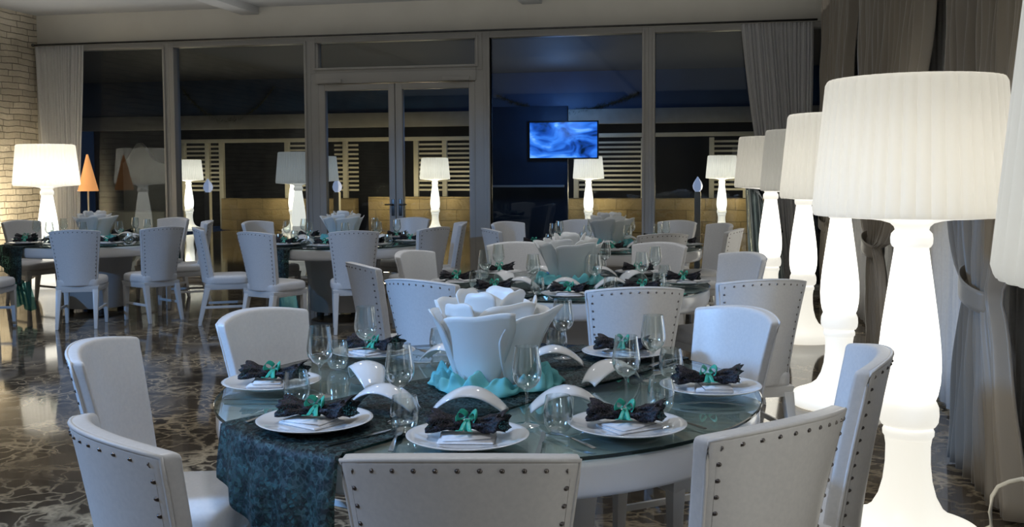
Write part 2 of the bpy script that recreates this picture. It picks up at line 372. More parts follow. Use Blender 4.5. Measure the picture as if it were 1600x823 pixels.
def door(n, x0, x1, g0, g1, hx):
    """leaf x0..x1, glass g0..g1"""
    root = struct('door_%d' % n, boxes_me([(x0, g0, YW - .04, YW + .06, .01, 2.64), (g1, x1, YW - .04, YW + .06, .01, 2.64),
        (g0, g1, YW - .04, YW + .06, 2.56, 2.64), (g0, g1, YW - .04, YW + .06, .01, .14)], 0.006), M['frame'])
    mesh_ob('door_pane', boxes_me([(g0, g1, YW + .01, YW + .015, .14, 2.56)]), M['pane'], root)
    h = join([boxes_me([(hx - .02, hx + .02, YW - .05, YW - .04, .9, 1.12)], .004), tube([(hx, YW - .05, 1.05), (hx, YW - .09, 1.05), (hx + (.1 if hx > -4.1 else -.1), YW - .09, 1.05)], .01)])
    mesh_ob('door_handle', h, M['darkmetal'], root)
    mesh_ob('door_closer', boxes_me([((x0 + .06), (x0 + .34), YW - .1, YW - .04, 2.655, 2.705)] if hx < -4.1 else [((x1 - .42), (x1 - .06), YW - .1, YW - .04, 2.655, 2.705)], .006), M['frame'], root)
door(1, -5.21, -4.155, -5.12, -4.24, -4.19)
door(2, -4.145, -3.07, -4.05, -3.15, -4.09)
struct('trim_3', boxes_me([(-5.24, -3.05, YW - .06, YW + .09, 2.65, 2.79)], 0.008), M['frame'])
struct('trim_4', boxes_me([(-5.40, -5.21, YW - .04, YW + .08, 0, 3.27), (-3.07, -2.87, YW - .04, YW + .08, 0, 3.27)], 0.006), M['frame'])

# ================================================================== TERRACE BEYOND THE GLASS
YT = 25.2
struct('wall_terrace', boxes_me([(XL - 8, XR + 6, 26.4, 26.6, 0, 4.2)]), M['darkwall'])
struct('ceiling.001', boxes_me([(XL - 8, XR + 6, YW + .2, 26.6, 3.9, 4.0)]), M['darkwall'])
struct('trim_5', boxes_me([(XL - 8, XR + 6, 24.85, 25.1, 2.62, 2.98)], .01), M['uphol'])
struct('wall_counter', boxes_me([(-12.6, -9.0, YT - .62, YT - .2, 0, .82), (-8.6, -5.9, YT - .62, YT - .2, 0, .86), (-4.2, 1.3, YT - .62, YT - .2, 0, .82)], .01), M['tan'])
struct('trim_6', boxes_me([(-14.2, -5.9, YT - .1, YT + .02, 2.27, 2.37), (-4.4, 1.0, YT - .1, YT + .02, 2.30, 2.40)], .01), M['cream'])
def screen(x0, x1, posts, label):
    zt = 2.27
    pm = [('post', boxes_me([(p - .06, p + .06, YT - .1, YT + .02, 0, zt)], .008), M['cream']) for p in posts]
    sl = []
    k = 0
    while 1.0 + k * .115 < 2.16:
        z = 1.0 + k * .115; sl.append((x0 + .05, x1 - .05, YT - .055, YT - .03, z, z + .05)); k += 1
    pm.append(('louver_slats', boxes_me(sl), M['cream']))
    thing('louvered_screen', label, 'louvered screen', (0, 0, 0), 0, 'cream louvered screens on the terrace', pm)
screen(-13.95, -12.85, (-13.95, -13.25, -12.85), 'cream louvered screen behind the leftmost small lamp seen through the glass')
screen(-11.0, -10.0, (-11.0, -10.0), 'cream louvered screen beyond the glass, just left of the double doors')
screen(-9.75, -9.0, (-9.4,), 'short louvered screen seen through the left door leaf')
screen(-7.5, -6.0, (-7.5, -6.75), 'wide cream louvered screen behind the lamp seen through the right door leaf')
screen(-3.4, -1.75, (-3.4, -1.75), 'cream louvered screen beside the blue television beyond the glass')
screen(-.12, .75, (-.12, .68), 'cream louvered screen beyond the rightmost window pane')
for x_ in (-13.4, -10.5, -8.0, -6.7, -2.9, .2):
    point('terrace_screen_fill', (x_, 23.9, 1.0), 20, (1.0, 0.82, 0.5), .15)  # extra warm points added to brighten the louvered screens
# blue partition with television
struct('wall_bulkhead', boxes_me([(XL - 8, XR + 6, 24.9, 25.1, 2.98, 3.9)], .01), M['bluewall'])
struct('wall_partition', boxes_me([(-4.95, -3.2, 22.25, 22.4, 0, 2.9)], .01), M['bluewall'])
def tv_mat():
    m = mat('television_picture', (0, 0, 0), 0.2); nt, L, b = m.node_tree, m.node_tree.links, m.node_tree.nodes['Principled BSDF']
    n = N(nt, 'ShaderNodeTexNoise'); n.inputs['Scale'].default_value = 1.5; n.inputs['Detail'].default_value = 3; n.inputs['Distortion'].default_value = 1.2
    L.new(texco(nt, (1, 1, 2.2)), n.inputs[0])
    rp = ramp(nt, n.outputs[0], [(0.30, (0.0, 0.01, 0.04)), (0.42, (0.01, 0.08, 0.45)), (0.55, (0.04, 0.22, 0.85)), (0.7, (0.30, 0.62, 1.0))])
    L.new(rp.outputs[0], b.inputs['Emission Color']); b.inputs['Emission Strength'].default_value = 0.95
    return m
M['tv'] = tv_mat()
thing('television', 'wide blue glowing television beyond the fourth window pane', 'television', (-3.28, 22.2, 0), 0, None,
      [('screen', boxes_me([(-.74, .74, -.035, -.03, 1.77, 2.54)]), M['tv']), ('bezel', boxes_me([(-.77, .77, -.03, .02, 1.74, 2.57)], .006), M['black'])])
point('television_glow_fill', (-3.6, 23.6, 2.9), 30, (0.2, 0.45, 1.0), .3)  # added blue points that boost the television's glow on the walls nearby
point('television_glow_fill', (-3.3, 21.2, 2.5), 14, (0.25, 0.5, 1.0), .3)
# pale ledge on the partition
single('wall_shelf', boxes_me([(-4.9, -3.25, 22.05, 22.25, 1.13, 1.18)], .006), M['china'], 'long pale shelf on the blue partition below the television', 'shelf')

# garlands
def garland(label, x0, x1, y, z, sag):
    vs, fs = [], []; rnd = random.Random(label)
    for i in range(900):
        s = rnd.random(); c = Vector((x0 + (x1 - x0) * s, y, z - sag * 4 * s * (1 - s)))
        d = Vector((rnd.gauss(0, 1), -abs(rnd.gauss(0, 1)), rnd.gauss(0, 1) - .4)).normalized(); p = d.cross(Vector((.3, .5, .8))).normalized() * .008
        L_ = rnd.uniform(.06, .15); k = len(vs)
        vs += [c - p, c + p, c + d * L_]; fs.append((k, k + 1, k + 2))
    core = tube([(x0 + (x1 - x0) * s / 20, y, z - sag * 4 * s / 20 * (1 - s / 20)) for s in range(21)], .012)
    single('pine_garland', join([me_from(vs, fs, False), core]), M['pine'], label, 'garland', group='garlands over the terrace')
garland('dark garland swagged high beyond the fourth window pane', -5.34, -1.85, 24.885, 3.36, .42)
garland('dark garland swagged high beyond the second window pane', -13.8, -11.2, 24.885, 3.7, .85)

# arched headboard and added orange cone imitating a lamp-lit curtain fold, by the left pane
def arch_me():
    out = [(-.36, .9), (-.36, 1.62)]
    for k in range(13):
        t = k / 12; x = -.36 + .72 * t
        out.append((x, 1.62 + .30 * math.exp(-((x + .08) / .17) ** 2) + .04 * math.sin(PI * t)))
    out += [(.36, .9)]
    bm = bmesh.new(); fr = [bm.verts.new((x, 0, z)) for x, z in out]
    face = bm.faces.new(fr); e = bmesh.ops.extrude_face_region(bm, geom=[face])
    bmesh.ops.translate(bm, vec=(0, .09, 0), verts=[g for g in e['geom'] if isinstance(g, bmesh.types.BMVert)])
    return bm_me(bm, False)
thing('upholstered_bench', 'cream bench with tall arched back seen through the leftmost pane', 'bench', (-8.78, 14.6, 0), 0, None,
      [('backrest', arch_me(), M['uphol']), ('seat_box', boxes_me([(-.42, .62, -.5, .09, 0, .9)], .02), M['cream'])])
thing('curtain_glow_cone', 'small glowing orange cone imitating a lamp-lit curtain fold by the leftmost pane', 'curtain glow', (-8.42, 12.6, 0), 0, None,
      [('glow_cone', lathe([(.135, 1.24), (.012, 1.74)], 24), M['orange']), ('stand', lathe([(.11, 0), (.11, .02), (.012, .03), (.012, 1.24)], 16), M['cream'])])

# ================================================================== FLOOR LAMPS
base_p = [(.275, 0), (.292, .012), (.297, .035), (.29, .06), (.268, .08), (.225, .096), (.175, .118), (.135, .15), (.108, .20), (.092, .26), (.084, .33), (.083, .40), (.088, .435)]
ring_p = [(.088, .435), (.095, .445), (.096, .46), (.090, .474), (.084, .478)]
collar_p = [(.084, .478), (.100, .483), (.109, .498), (.112, .525), (.110, .555), (.102, .575), (.097, .582)]
body_p = [(.097, .582), (.106, .605), (.114, .65), (.117, .71), (.114, .78), (.106, .86), (.094, .95), (.083, 1.03), (.073, 1.10), (.066, 1.15), (.063, 1.172)]
neck_p = [(.063, 1.172), (.071, 1.178), (.077, 1.19), (.078, 1.21), (.075, 1.228), (.066, 1.238), (.062, 1.242)]
flare_p = [(.062, 1.242), (.066, 1.255), (.080, 1.268), (.115, 1.278), (.18, 1.286), (.27, 1.291), (.356, 1.298)]
pleat = lambda a, z: .011 * abs(math.sin(a * 22)) ** .8 * (1 if 1.31 < z < 1.81 else .5)
shade_p = [(.358, 1.298), (.362, 1.305), (.361, 1.32)] + [(.361 - .044 * t / 8, 1.32 + .48 * t / 8) for t in range(1, 9)] + [(.316, 1.812), (.311, 1.818), (.296, 1.82), (.0, 1.812)]
LM = dict(base=lathe(base_p, 64, True, False), ring=lathe(ring_p, 64, False, False), collar=lathe(collar_p, 64, False, False), body=lathe(body_p, 64, False, False),
          neck=lathe(neck_p, 48, False, False), flare=lathe(flare_p, 64, False, False), shade=lathe(shade_p, 396, False, False, pleat))
def lamp(label, x, y, bulb, bc=(1.0, 0.91, 0.76), col_s=1.0, group='row of tall white floor lamps', cat='floor lamp'):
    bulb *= .215
    o = bpy.data.objects.new('floor_lamp', None); COL.objects.link(o); o.location = (x, y, 0.001); tag(o, label, cat, group)
    g, gr, gs = M['glow'], M['glow_rim'], M['glow_soft']
    if col_s != 1.0:
        key = round(col_s, 2)
        if ('g', key) not in M:
            for k2, src in (('g', 'glow'), ('r', 'glow_rim'), ('s', 'glow_soft')):
                mm = M[src].copy(); mm.node_tree.nodes['Principled BSDF'].inputs['Emission Strength'].default_value *= col_s; M[(k2, key)] = mm
        g, gr, gs = M[('g', key)], M[('r', key)], M[('s', key)]
    for nm, key, mm in (('base', 'base', gs), ('lower_ring', 'ring', gr), ('collar', 'collar', gr), ('column', 'body', g), ('neck_ring', 'neck', gr), ('shade_tray', 'flare', gr), ('lamp_shade', 'shade', M['shade'])):
        me = LM[key].copy() if mm not in (M['glow'], M['glow_rim'], M['glow_soft'], M['shade']) else LM[key]
        me.materials.clear(); me.materials.append(mm)
        mesh_ob(nm, me, None, o)
    if bulb: point('bulb', (x, y, 1.52), bulb, bc, .07)
    return o
lamp('white pleated lamp cut off by the right edge of the photo', .80, 1.70, 4.5, (0.85, 0.92, 1.0))
lamp('largest white pleated floor lamp, whole in the foreground right', .74, 4.17, 8)
lamp('second white floor lamp, its shade tucked behind the largest one', .76, 6.65, 6.5, (1, .92, .78))
lamp('third white floor lamp of the right row, with dull grey shade', .74, 9.16, .2, (.9, .92, 1.0))
lamp('farthest white floor lamp of the right row, nearest the sheer curtain', .55, 10.9, 3.0)
lamp('bright white floor lamp at the far left beside the stone wall', -8.55, 11.9, 22, group='left floor lamp').scale = (1.1, 1.1, 1.02)
spot('stone_wall_fill', (-8.8, 11.6, .9), (-9.42, 11.9, 1.0), 120, 40, (1.0, .84, .56), .1)  # added spot beside the lamp, warms the stone wall
LT = 'small floor lamps seen through the glass'
lamp('small lit lamp beyond the glass, leftmost in front of a louvered screen', -13.3, 24.2, 15, col_s=.8, group=LT)
lamp('small lit lamp beyond the glass, half hidden by the mullion left of the doors', -10.45, 24.2, 15, col_s=.8, group=LT)
lamp('small lit lamp seen through the right door leaf', -6.75, 24.2, 15, col_s=.8, group=LT)
lamp('small lit lamp beyond the fourth pane, under the blue television', -2.98, 24.2, 15, col_s=.8, group=LT)
lamp('small lit lamp seen through the rightmost window pane', .12, 24.2, 15, col_s=.8, group=LT)
lamp('larger bluish dim lamp standing beyond the second window pane', -6.9, 16.2, 1.8, (.55, .75, 1.0), .45, LT)
lamp('pale bluish lamp seen at the left edge of the left door leaf', -8.25, 20.6, 2.2, (.6, .8, 1.0), .45, LT)

# flower lanterns on cream posts
bud = lathe([(.05, 0), (.10, .06), (.115, .13), (.09, .21), (.04, .28), (.0, .34)], 14, True, False, lambda a, z: .012 * math.sin(a * 5))
M['bud'] = emitter('bluish_lantern', (0.55, 0.68, 1.0), .28, (.6, .6, .7))
for x, lb in ((-12.45, 'bluish flower lantern on a post right of the leftmost louvered screen'), (-9.05, 'bluish flower lantern seen through the left door leaf'),
              (-3.95, 'bluish flower lantern on a post left of the television lamp'), (-.42, 'bluish flower lantern on a post beyond the rightmost pane')):
    thing('flower_lantern', lb, 'lantern', (x, 23.6, 0), 0, 'flower lanterns on the terrace', [('post', boxes_me([(-.07, .07, -.07, .07, 0, 1.0)], .008), M['cream']), ('lantern_bud', (lambda q: (q.transform(Matrix.Translation((0, 0, 1.0))), q)[1])(bud.copy()), M['bud'])])

# ================================================================== CURTAINS
def fold(s, k, ph=0.0):
    return math.sin(k * s + ph + 1.3 * math.sin(.37 * k * s + 2 * ph)) + .35 * math.sin(2.3 * k * s + 1.7 * ph)
def curtain_x(x0t, x1t, x0b, x1b, y, z0, z1, folds, amp, ease=2.0, nu=160, nv=30):
    def fn(a, b):
        t = b ** ease; xl = x0b + (x0t - x0b) * t; xr = x1b + (x1t - x1b) * t
        w_ = (xr - xl) / (x1t - x0t)
        return (xl + (xr - xl) * a + .01 * math.sin(6 * b + a * 9), y + amp * fold(a, folds * 2 * PI, .4) * (.6 + .4 * (1 - b)), z0 + (z1 - z0) * b)
    return grid(nu, nv, fn, thick=.003)
single('sheer_curtain', curtain_x(XL + .08, -8.58, -9.2, -8.72, YW - .16, .004, 3.243, 15, .035, 1.2), M['sheer'], 'pale sheer curtain at the far left corner beside the stone wall', 'curtain')
single('sheer_curtain', curtain_x(.28, 1.12, .80, 1.12, YW - .16, .004, 3.243, 17, .035, .75), M['sheer'], 'pale sheer curtain hanging at the right end of the glass wall', 'curtain')
sat = grid(90, 20, lambda a, b: (.34 + .42 * a + .06 * (1 - b), YW - .42 + .07 * math.sin(a * 8 * PI + 2 * b) * (.5 + .5 * math.sin(PI * b)), .004 + (1.30 - .5 * a ** 1.4) * b), thick=.004)
thing('satin_curtain', 'shiny silver satin fabric gathered below the right sheer curtain', 'curtain', (0, 0, 0), 0, None,
      [('satin_fabric', sat, M['satin']), ('tie_cord', tube([(.50, YW - .52, 1.31), (.60, YW - .54, 1.12), (.70, YW - .53, .93), (.76, YW - .50, .74)], .016), M['black'])])

def sheet_y(y0t, y1t, ty0, ty1, tz, y0b, y1b, x, z0, z1, folds, amp, thick=.004, nu=240, nv=60, ph=0.0, bulge=.05):
    """curtain in the plane x = const: spans y0t..y1t at the top, ty0..ty1 where tied (height tz), y0b..y1b at the hem"""
    def fn(a, b):
        z = z0 + (z1 - z0) * b
        if z > tz:
            t = ((z - tz) / (z1 - tz)) ** .38; lo, hi = ty0 + (y0t - ty0) * t, ty1 + (y1t - ty1) * t
        else:
            t = (1 - (z - z0) / (tz - z0)) ** .55 if tz > z0 else 0; lo, hi = ty0 + (y0b - ty0) * t, ty1 + (y1b - ty1) * t
        k = min(1.0, (hi - lo) / (y1t - y0t) * 1.1 + .35)
        return (x - bulge * (1 - abs(z - tz) / 2.2) + amp * fold(a, folds * 2 * PI, ph) * k + .006 * math.sin(9 * z + 20 * a), lo + (hi - lo) * a, z)
    return grid(nu, nv, fn, thick=thick)
single('sheer_curtain', sheet_y(3.6, 12.6, 3.6, 12.6, 1.0, 3.6, 12.6, 1.385, .03, ZC - .06, 60, .012, .002, 700, 12, bulge=0), M['sheer'], 'long pale sheer curtain hanging behind the taupe drapes on the right', 'curtain')
def drape(label, y0t, y1t, ty0, ty1, tz, y0b, y1b, folds, ph, amp=.042, x=1.235):
    o = thing('taupe_drape', label, 'drape', (0, 0, 0), 0, 'tied taupe drapes on the right wall', [])
    mesh_ob('drape_fabric', sheet_y(y0t, y1t, ty0, ty1, tz, y0b, y1b, x, .02, ZC - .03, folds, amp, ph=ph), M['drape'], o)
    band = grid(40, 6, lambda a, b: (x - .05 - .085 * math.sin(2 * PI * a), (ty0 + ty1) / 2 + ((ty1 - ty0) / 2 + .012) * math.cos(2 * PI * a), tz + .05 - .10 * b + .05 * math.cos(2 * PI * a)), thick=.006)
    mesh_ob('tieback', band, M['drape'], o)
drape('taupe satin drape nearest the camera, tied back beside the largest lamp', 4.25, 6.0, 4.85, 5.15, .93, 4.45, 5.5, 9, .3)
drape('middle taupe drape gathered behind the largest floor lamp', 6.1, 9.6, 8.1, 8.45, .9, 7.5, 8.6, 15, 1.1)
drape('farthest taupe drape hanging at the corner with the glass wall', 9.65, 12.7, 11.5, 11.9, .9, 11.2, 12.2, 12, 2.3)
drape('taupe drape at the right edge behind the cut-off lamp', 2.3, 4.2, 3.1, 3.45, .93, 2.9, 3.9, 9, 4.0)

# ================================================================== CHAIRS
def back_me():
    NU, NV = 17, 15; t = .024
    def P(u_, v_, s):
        hw = .178 + .054 * v_ ** 1.3
        x = u_ * hw; y = -.215 - .085 * v_ ** 1.25 + .075 * u_ * u_ ; z = .405 + v_ * (.545 - .022 * u_ * u_)
        return Vector((x, y + s * t, z))
    bm = bmesh.new(); F = [[bm.verts.new(P(-1 + 2 * i / (NU - 1), j / (NV - 1), 1)) for i in range(NU)] for j in range(NV)]
    B = [[bm.verts.new(P(-1 + 2 * i / (NU - 1), j / (NV - 1), -1)) for i in range(NU)] for j in range(NV)]
    for j in range(NV - 1):
        for i in range(NU - 1):
            bm.faces.new((F[j][i], F[j + 1][i], F[j + 1][i + 1], F[j][i + 1])); bm.faces.new((B[j][i], B[j][i + 1], B[j + 1][i + 1], B[j + 1][i]))
    for j in range(NV - 1):
        for i in (0, NU - 1): bm.faces.new((F[j][i], B[j][i], B[j + 1][i], F[j + 1][i]))
    for i in range(NU - 1):
        for j in (0, NV - 1): bm.faces.new((F[j][i], F[j][i + 1], B[j][i + 1], B[j][i]))
    bmesh.ops.recalc_face_normals(bm, faces=bm.faces)
    ed = [e for e in bm.edges if len(e.link_faces) == 2 and e.calc_face_angle(0) > R(50)]
    bmesh.ops.bevel(bm, geom=ed, offset=.014, segments=3, profile=.6, affect='EDGES')
    return bm_me(bm, True), P, t
BACK, BP, BT = back_me()
def nails_me():
    """one continuous trim strip: domed nail heads stand proud, the tape between them is sunk in the leather"""
    P_ = [(-.9, .955 - (13 - j) * .07) for j in range(13)] + [(-.9 + 1.8 * i / 10, .955) for i in range(11)] + [(.9, .955 - (j + 1) * .07) for j in range(13)]
    rad = .0058; offs = (-.5, -.17, -.15, -.12, -.07, 0, .07, .12, .15, .17); NA = 7
    vs, fs, rows = [], [], 0
    for k in range(len(P_)):
        for of in offs:
            t = k + of
            if t < 0 or t > len(P_) - 1: continue
            a0 = Vector(P_[int(t)]); a1 = Vector(P_[min(int(t) + 1, len(P_) - 1)]); q = a0.lerp(a1, t - int(t))
            c = BP(q.x, q.y, -1); along = (BP(*P_[k], -1) - c).length / rad
            side = k < 13 or k > 23
            for m_ in range(NA):
                s_ = -1.05 + 2.1 * m_ / (NA - 1)
                dome = max(0.0, 1 - along * along - s_ * s_) ** .5
                p = c + (Vector((1, 0, 0)) if side else Vector((0, 0, 1))) * rad * s_
                p.y -= -.0035 + (.008 * dome if dome > 0 else 0)
                vs.append(p)
            rows += 1
    for r_ in range(rows - 1):
        for m_ in range(NA - 1): fs.append((r_ * NA + m_, r_ * NA + m_ + 1, (r_ + 1) * NA + m_ + 1, (r_ + 1) * NA + m_))
    return me_from(vs, fs)
def piping_me():
    pts = [BP(-1, j / 12, -1) for j in range(13)] + [BP(-1 + 2 * i / 12, 1, -1) for i in range(1, 12)] + [BP(1, 1 - j / 12, -1) for j in range(13)]
    return tube([Vector((p.x * .985, p.y + .004, p.z - .004)) for p in pts], .0055, 6)
def seat_me():
    bm = bmesh.new(); rings = []
    def outline(sc, z, dome=0):
        pts = []
        for k in range(40):
            a = 2 * PI * k / 40; c, s = math.cos(a), math.sin(a)
            x = math.copysign(abs(c) ** .42, c); y = math.copysign(abs(s) ** .42, s)
            hw = .215 + .015 * y
            pts.append((x * hw * sc, .0 + y * .215 * sc, z))
        return [bm.verts.new(p) for p in pts]
    for sc, z in ((.94, .395), (.99, .402), (1.0, .42), (1.0, .445), (.985, .463), (.93, .476), (.8, .484), (.5, .489)): rings.append(outline(sc, z))
    for a, b in zip(rings, rings[1:]):
        for k in range(40): bm.faces.new((a[k], a[(k + 1) % 40], b[(k + 1) % 40], b[k]))
    bm.faces.new(rings[0][::-1]); bm.faces.new(rings[-1])
    return bm_me(bm, True)
def leg(x0, y0, x1, y1, w0=.026, w1=.015, z1=.37, bev=.004):
    q = lambda x, y, w, z: [(x - w, y - w, z), (x + w, y - w, z), (x + w, y + w, z), (x - w, y + w, z)]
    return hexa_me(q(x1, y1, w1, 0), q(x0, y0, w0, z1), bev)
CH_PARTS = [('seat', seat_me(), M['leather']),
    ('seat_frame', hexa_me([(-.185, -.205, .345), (.185, -.205, .345), (.205, .195, .345), (-.205, .195, .345)], [(-.195, -.21, .40), (.195, -.21, .40), (.215, .2, .40), (-.215, .2, .40)], .006), M['chairwood']),
    ('backrest', BACK, M['leather'], [('nailhead_trim', nails_me(), M['nail']), ('piping', piping_me(), M['leather'])]),
    ('leg', leg(-.18, .17, -.185, .18), M['chairwood']), ('leg', leg(.18, .17, .185, .18), M['chairwood']),
    ('leg', leg(-.165, -.185, -.175, -.27), M['chairwood']), ('leg', leg(.165, -.185, .175, -.27), M['chairwood']),
    ('stretcher', hexa_me([(-.192, -.235, .165), (-.176, -.235, .165), (-.176, .175, .165), (-.192, .175, .165)], [(-.192, -.235, .19), (-.176, -.235, .19), (-.176, .175, .19), (-.192, .175, .19)], .003), M['chairwood']),
    ('stretcher', hexa_me([(.176, -.235, .165), (.192, -.235, .165), (.192, .175, .165), (.176, .175, .165)], [(.176, -.235, .19), (.192, -.235, .19), (.192, .175, .19), (.176, .175, .19)], .003), M['chairwood'])]
def chair(x, y, ang, label, group):
    """x, y: middle of the backrest's top; ang: the way it faces, degrees"""
    a = R(ang); return thing('dining_chair', label, 'chair', (x + .285 * math.cos(a), y + .285 * math.sin(a), 0.001), a - PI / 2, group, CH_PARTS)
G1 = 'white studded chairs around the nearest table'
chair(-.47, 1.83, 100, 'white leather chair seen from behind at the bottom centre, studded back', G1)
chair(.17, 2.24, 138, 'white studded chair at the bottom right corner, seen from behind', G1)
chair(.47, 3.12, 176, 'white chair with blue sheen standing in front of the largest floor lamp', G1)
chair(.12, 4.0, 217, 'white chair facing the camera at the right far side of nearest table', G1)
chair(-1.75, 3.65, -18, 'white chair behind the leftmost plate of the nearest table', G1)
chair(-1.93, 2.86, 12, 'white chair at the left side, showing its smooth inner back', G1)
chair(-1.26, 1.89, 53, 'white studded chair at the bottom left, seat pushed beneath the nearest table', G1)
G2 = 'white chairs around the second table'
chair(-1.46, 4.83, 65, 'studded chair back just left of the nearest lotus centrepiece', G2)
chair(-.35, 4.66, 109, 'cream-lit studded chair back behind the right half of nearest table', G2)
chair(.24, 5.09, 113, 'taupe-shadowed studded chair in front of the second floor lamp', G2)
chair(-2.07, 5.67, 39, 'white chair seen edge-on left of the second table', G2)
chair(-2.03, 6.59, -14, 'white chair facing right at the left end of the second table', G2)
chair(-1.47, 7.52, -70, 'white chair behind the second lotus centrepiece, on its left', G2)
chair(-.38, 7.6, 240, 'bluish-white chair beyond the second table, right of its lotus centrepiece', G2)
chair(.21, 6.73, 215, 'blue-tinted chair at the right end of the second table', G2)
G3 = 'white chairs around the table by the right window panes'
chair(-.42, 8.72, 118, 'studded chair with its back to the camera at the farthest right table', G3)
chair(-.38, 11.03, -119, 'bluish chair at the window side of the farthest right table, right', G3)
chair(-2.1, 9.3, 30, 'small bluish chair at the left end of the farthest right table', G3)
chair(-2.2, 10.6, -34, 'grey-white chair at the far left of the farthest right table', G3)
chair(-1.47, 11.12, -70, 'chair behind the farthest lotus centrepiece, against the glass', G3)
chair(.08, 10.45, -150, 'shadowed chair at the far right end of the farthest right table', G3)
chair(.2, 9.5, 166, 'cream chair seen edge-on at the right end of the farthest right table', G3)
G4 = 'white chairs around the table before the glass doors'
chair(-4.1, 8.55, 68, 'bright white studded chair at the near left of the table before the doors', G4)
chair(-4.99, 9.2, 28, 'white chair seen edge-on, leftmost at the table before the doors', G4)
chair(-5.0, 10.5, -18, 'shadowed chair at the far left of the table before the doors', G4)
chair(-3.22, 8.8, 111, 'studded chair with back to camera at the table before the doors', G4)
chair(-2.62, 9.5, 156, 'tall looking grey chair at the right end of the table before the doors', G4)
chair(-3.45, 11.5, -106, 'chair facing the camera below the door handles', G4)
chair(-2.62, 10.5, -160, 'narrow chair seen edge-on beside the mullion right of the doors', G4)
G5 = 'white chairs around the far left table'
chair(-5.95, 8.65, 112, 'grey-blue chair seen from behind at the middle of the far left table', G5)
chair(-5.35, 9.25, 150, 'chair at the near right of the far left table, seen from behind', G5)
chair(-6.35, 11.25, -103, 'chair facing the camera behind the far left table, right side', G5)
chair(-5.55, 10.55, -148, 'chair seen edge-on at the right end of the far left table', G5)
chair(-7.85, 10.4, -22, 'grey chair beside the stone wall at the far left table', G5)
chair(-7.12, 8.5, 14, 'chair cut off by the left edge of the photo, only seat showing', G5)

# ================================================================== TABLES
def table_parts():
    rim = [(.0, .625), (.845, .625), (.872, .63), (.886, .645), (.892, .67), (.892, .715), (.887, .729), (.875, .735), (.0, .735)]
    top = lathe(rim, 128, False, False)
    gl = lathe([(.0, .736), (.896, .736), (.896, .747), (.0, .747)], 128, False, False)
    edge = lathe([(.8955, .737), (.899, .739), (.899, .745), (.8955, .7475)], 128, False, False)
    ped = lathe([(.33, .05), (.335, .06), (.36, .35), (.40, .62)], 64, True, True)
    ps = [('tabletop', top, M['lacquer']), ('glass_top', gl, M['tableglass'], [('glass_edge', edge, M['glassedge'])]), ('pedestal', ped, M['pedestal'])]
    for k in range(4):
        a = R(45 + 90 * k); q = lathe([(.035, 0.0), (.04, .02), (.03, .05)], 16); q.transform(Matrix.Translation((.26 * math.cos(a), .26 * math.sin(a), 0))); ps.append(('foot', q, M['rubber']))
    return ps
TP = table_parts()
ZT = .7485
TABLES = [(-.75, 3.35, 'the nearest table', 1), (-.93, 6.55, 'the second table', 2), (-1.02, 9.9, 'the farthest right table', 3), (-3.82, 10.1, 'the table before the doors', 4), (-6.6, 9.95, 'the far left table', 5)]

# lotus centrepiece
def petal_me(r0, r1, hgt, span, tilt, tip, ph):
    """one petal around +X: span = half angle, tip>0 sharpens the right corner"""
    def fn(a, b):
        u_ = 2 * a - 1
        wd = span * (.62 + .38 * math.sin(min(1, b * 1.25) * PI / 2)) * (1 - .10 * max(0, b - .8) / .2)
        hz = hgt * (1 - .15 * abs(u_) ** 3.5) + tip * hgt * .14 * max(0, u_) ** 2
        rr = r0 + (r1 - r0) * (b ** .85) + tilt * b ** 4 * (1 - .3 * u_ * u_) + .03 * tip * max(0, u_) ** 2 * b * b
        ang = u_ * wd
        return (rr * math.cos(ang), rr * math.sin(ang), .004 + hz * b)
    me = grid(15, 15, fn, thick=.0055); me.transform(Matrix.Rotation(ph, 4, 'Z')); return me
LOT = []
for k in range(5): LOT.append(('petal', petal_me(  .108, .190, .252, .76, .014, 1.5, R(262 + 72 * k)), M['petal']))
for k in range(5): LOT.append(('petal', petal_me(.092, .150, .280, .66, .008, 1.1, R(300 + 72 * k)), M['petal']))
for k in range(4): LOT.append(('petal', petal_me(.06, .092, .315, .75, .006, .8, R(250 + 90 * k)), M['petal']))
LOT.append(('bud', lathe([(.055, .0), (.06, .12), (.055, .25), (.035, .285), (.0, .305)], 24, True, False, lambda a, z: .006 * math.sin(3 * a + 20 * z)), M['petal']))
LOT.append(('base', lathe([(.115, .001), (.125, .006), (.118, .02), (.06, .03)], 32), M['petal']))

def organza_me(seed):
    def fn(a, b):
        an = 2 * PI * a; n1 = noise.noise(Vector((math.cos(an) * 1.6, math.sin(an) * 1.6, seed))); n2 = noise.noise(Vector((math.cos(an) * 5 + 2 * b, math.sin(an) * 5, seed + 5 + 3 * b)))
        R1 = .235 + .06 * n1 + .03 * n2; rr = .135 + (R1 - .135) * b
        z = .006 + .062 * math.sin(PI * min(1, b * 1.02)) ** .8 * (.55 + .6 * n2 + .5 * n1) + .016 * math.sin(an * 17 + 5 * b + 4 * n1) * math.sin(PI * b) + .012 * (1 - b)
        return (rr * math.cos(an), rr * math.sin(an), max(.004, z))
    return grid(220, 16, fn, True, thick=.0015)

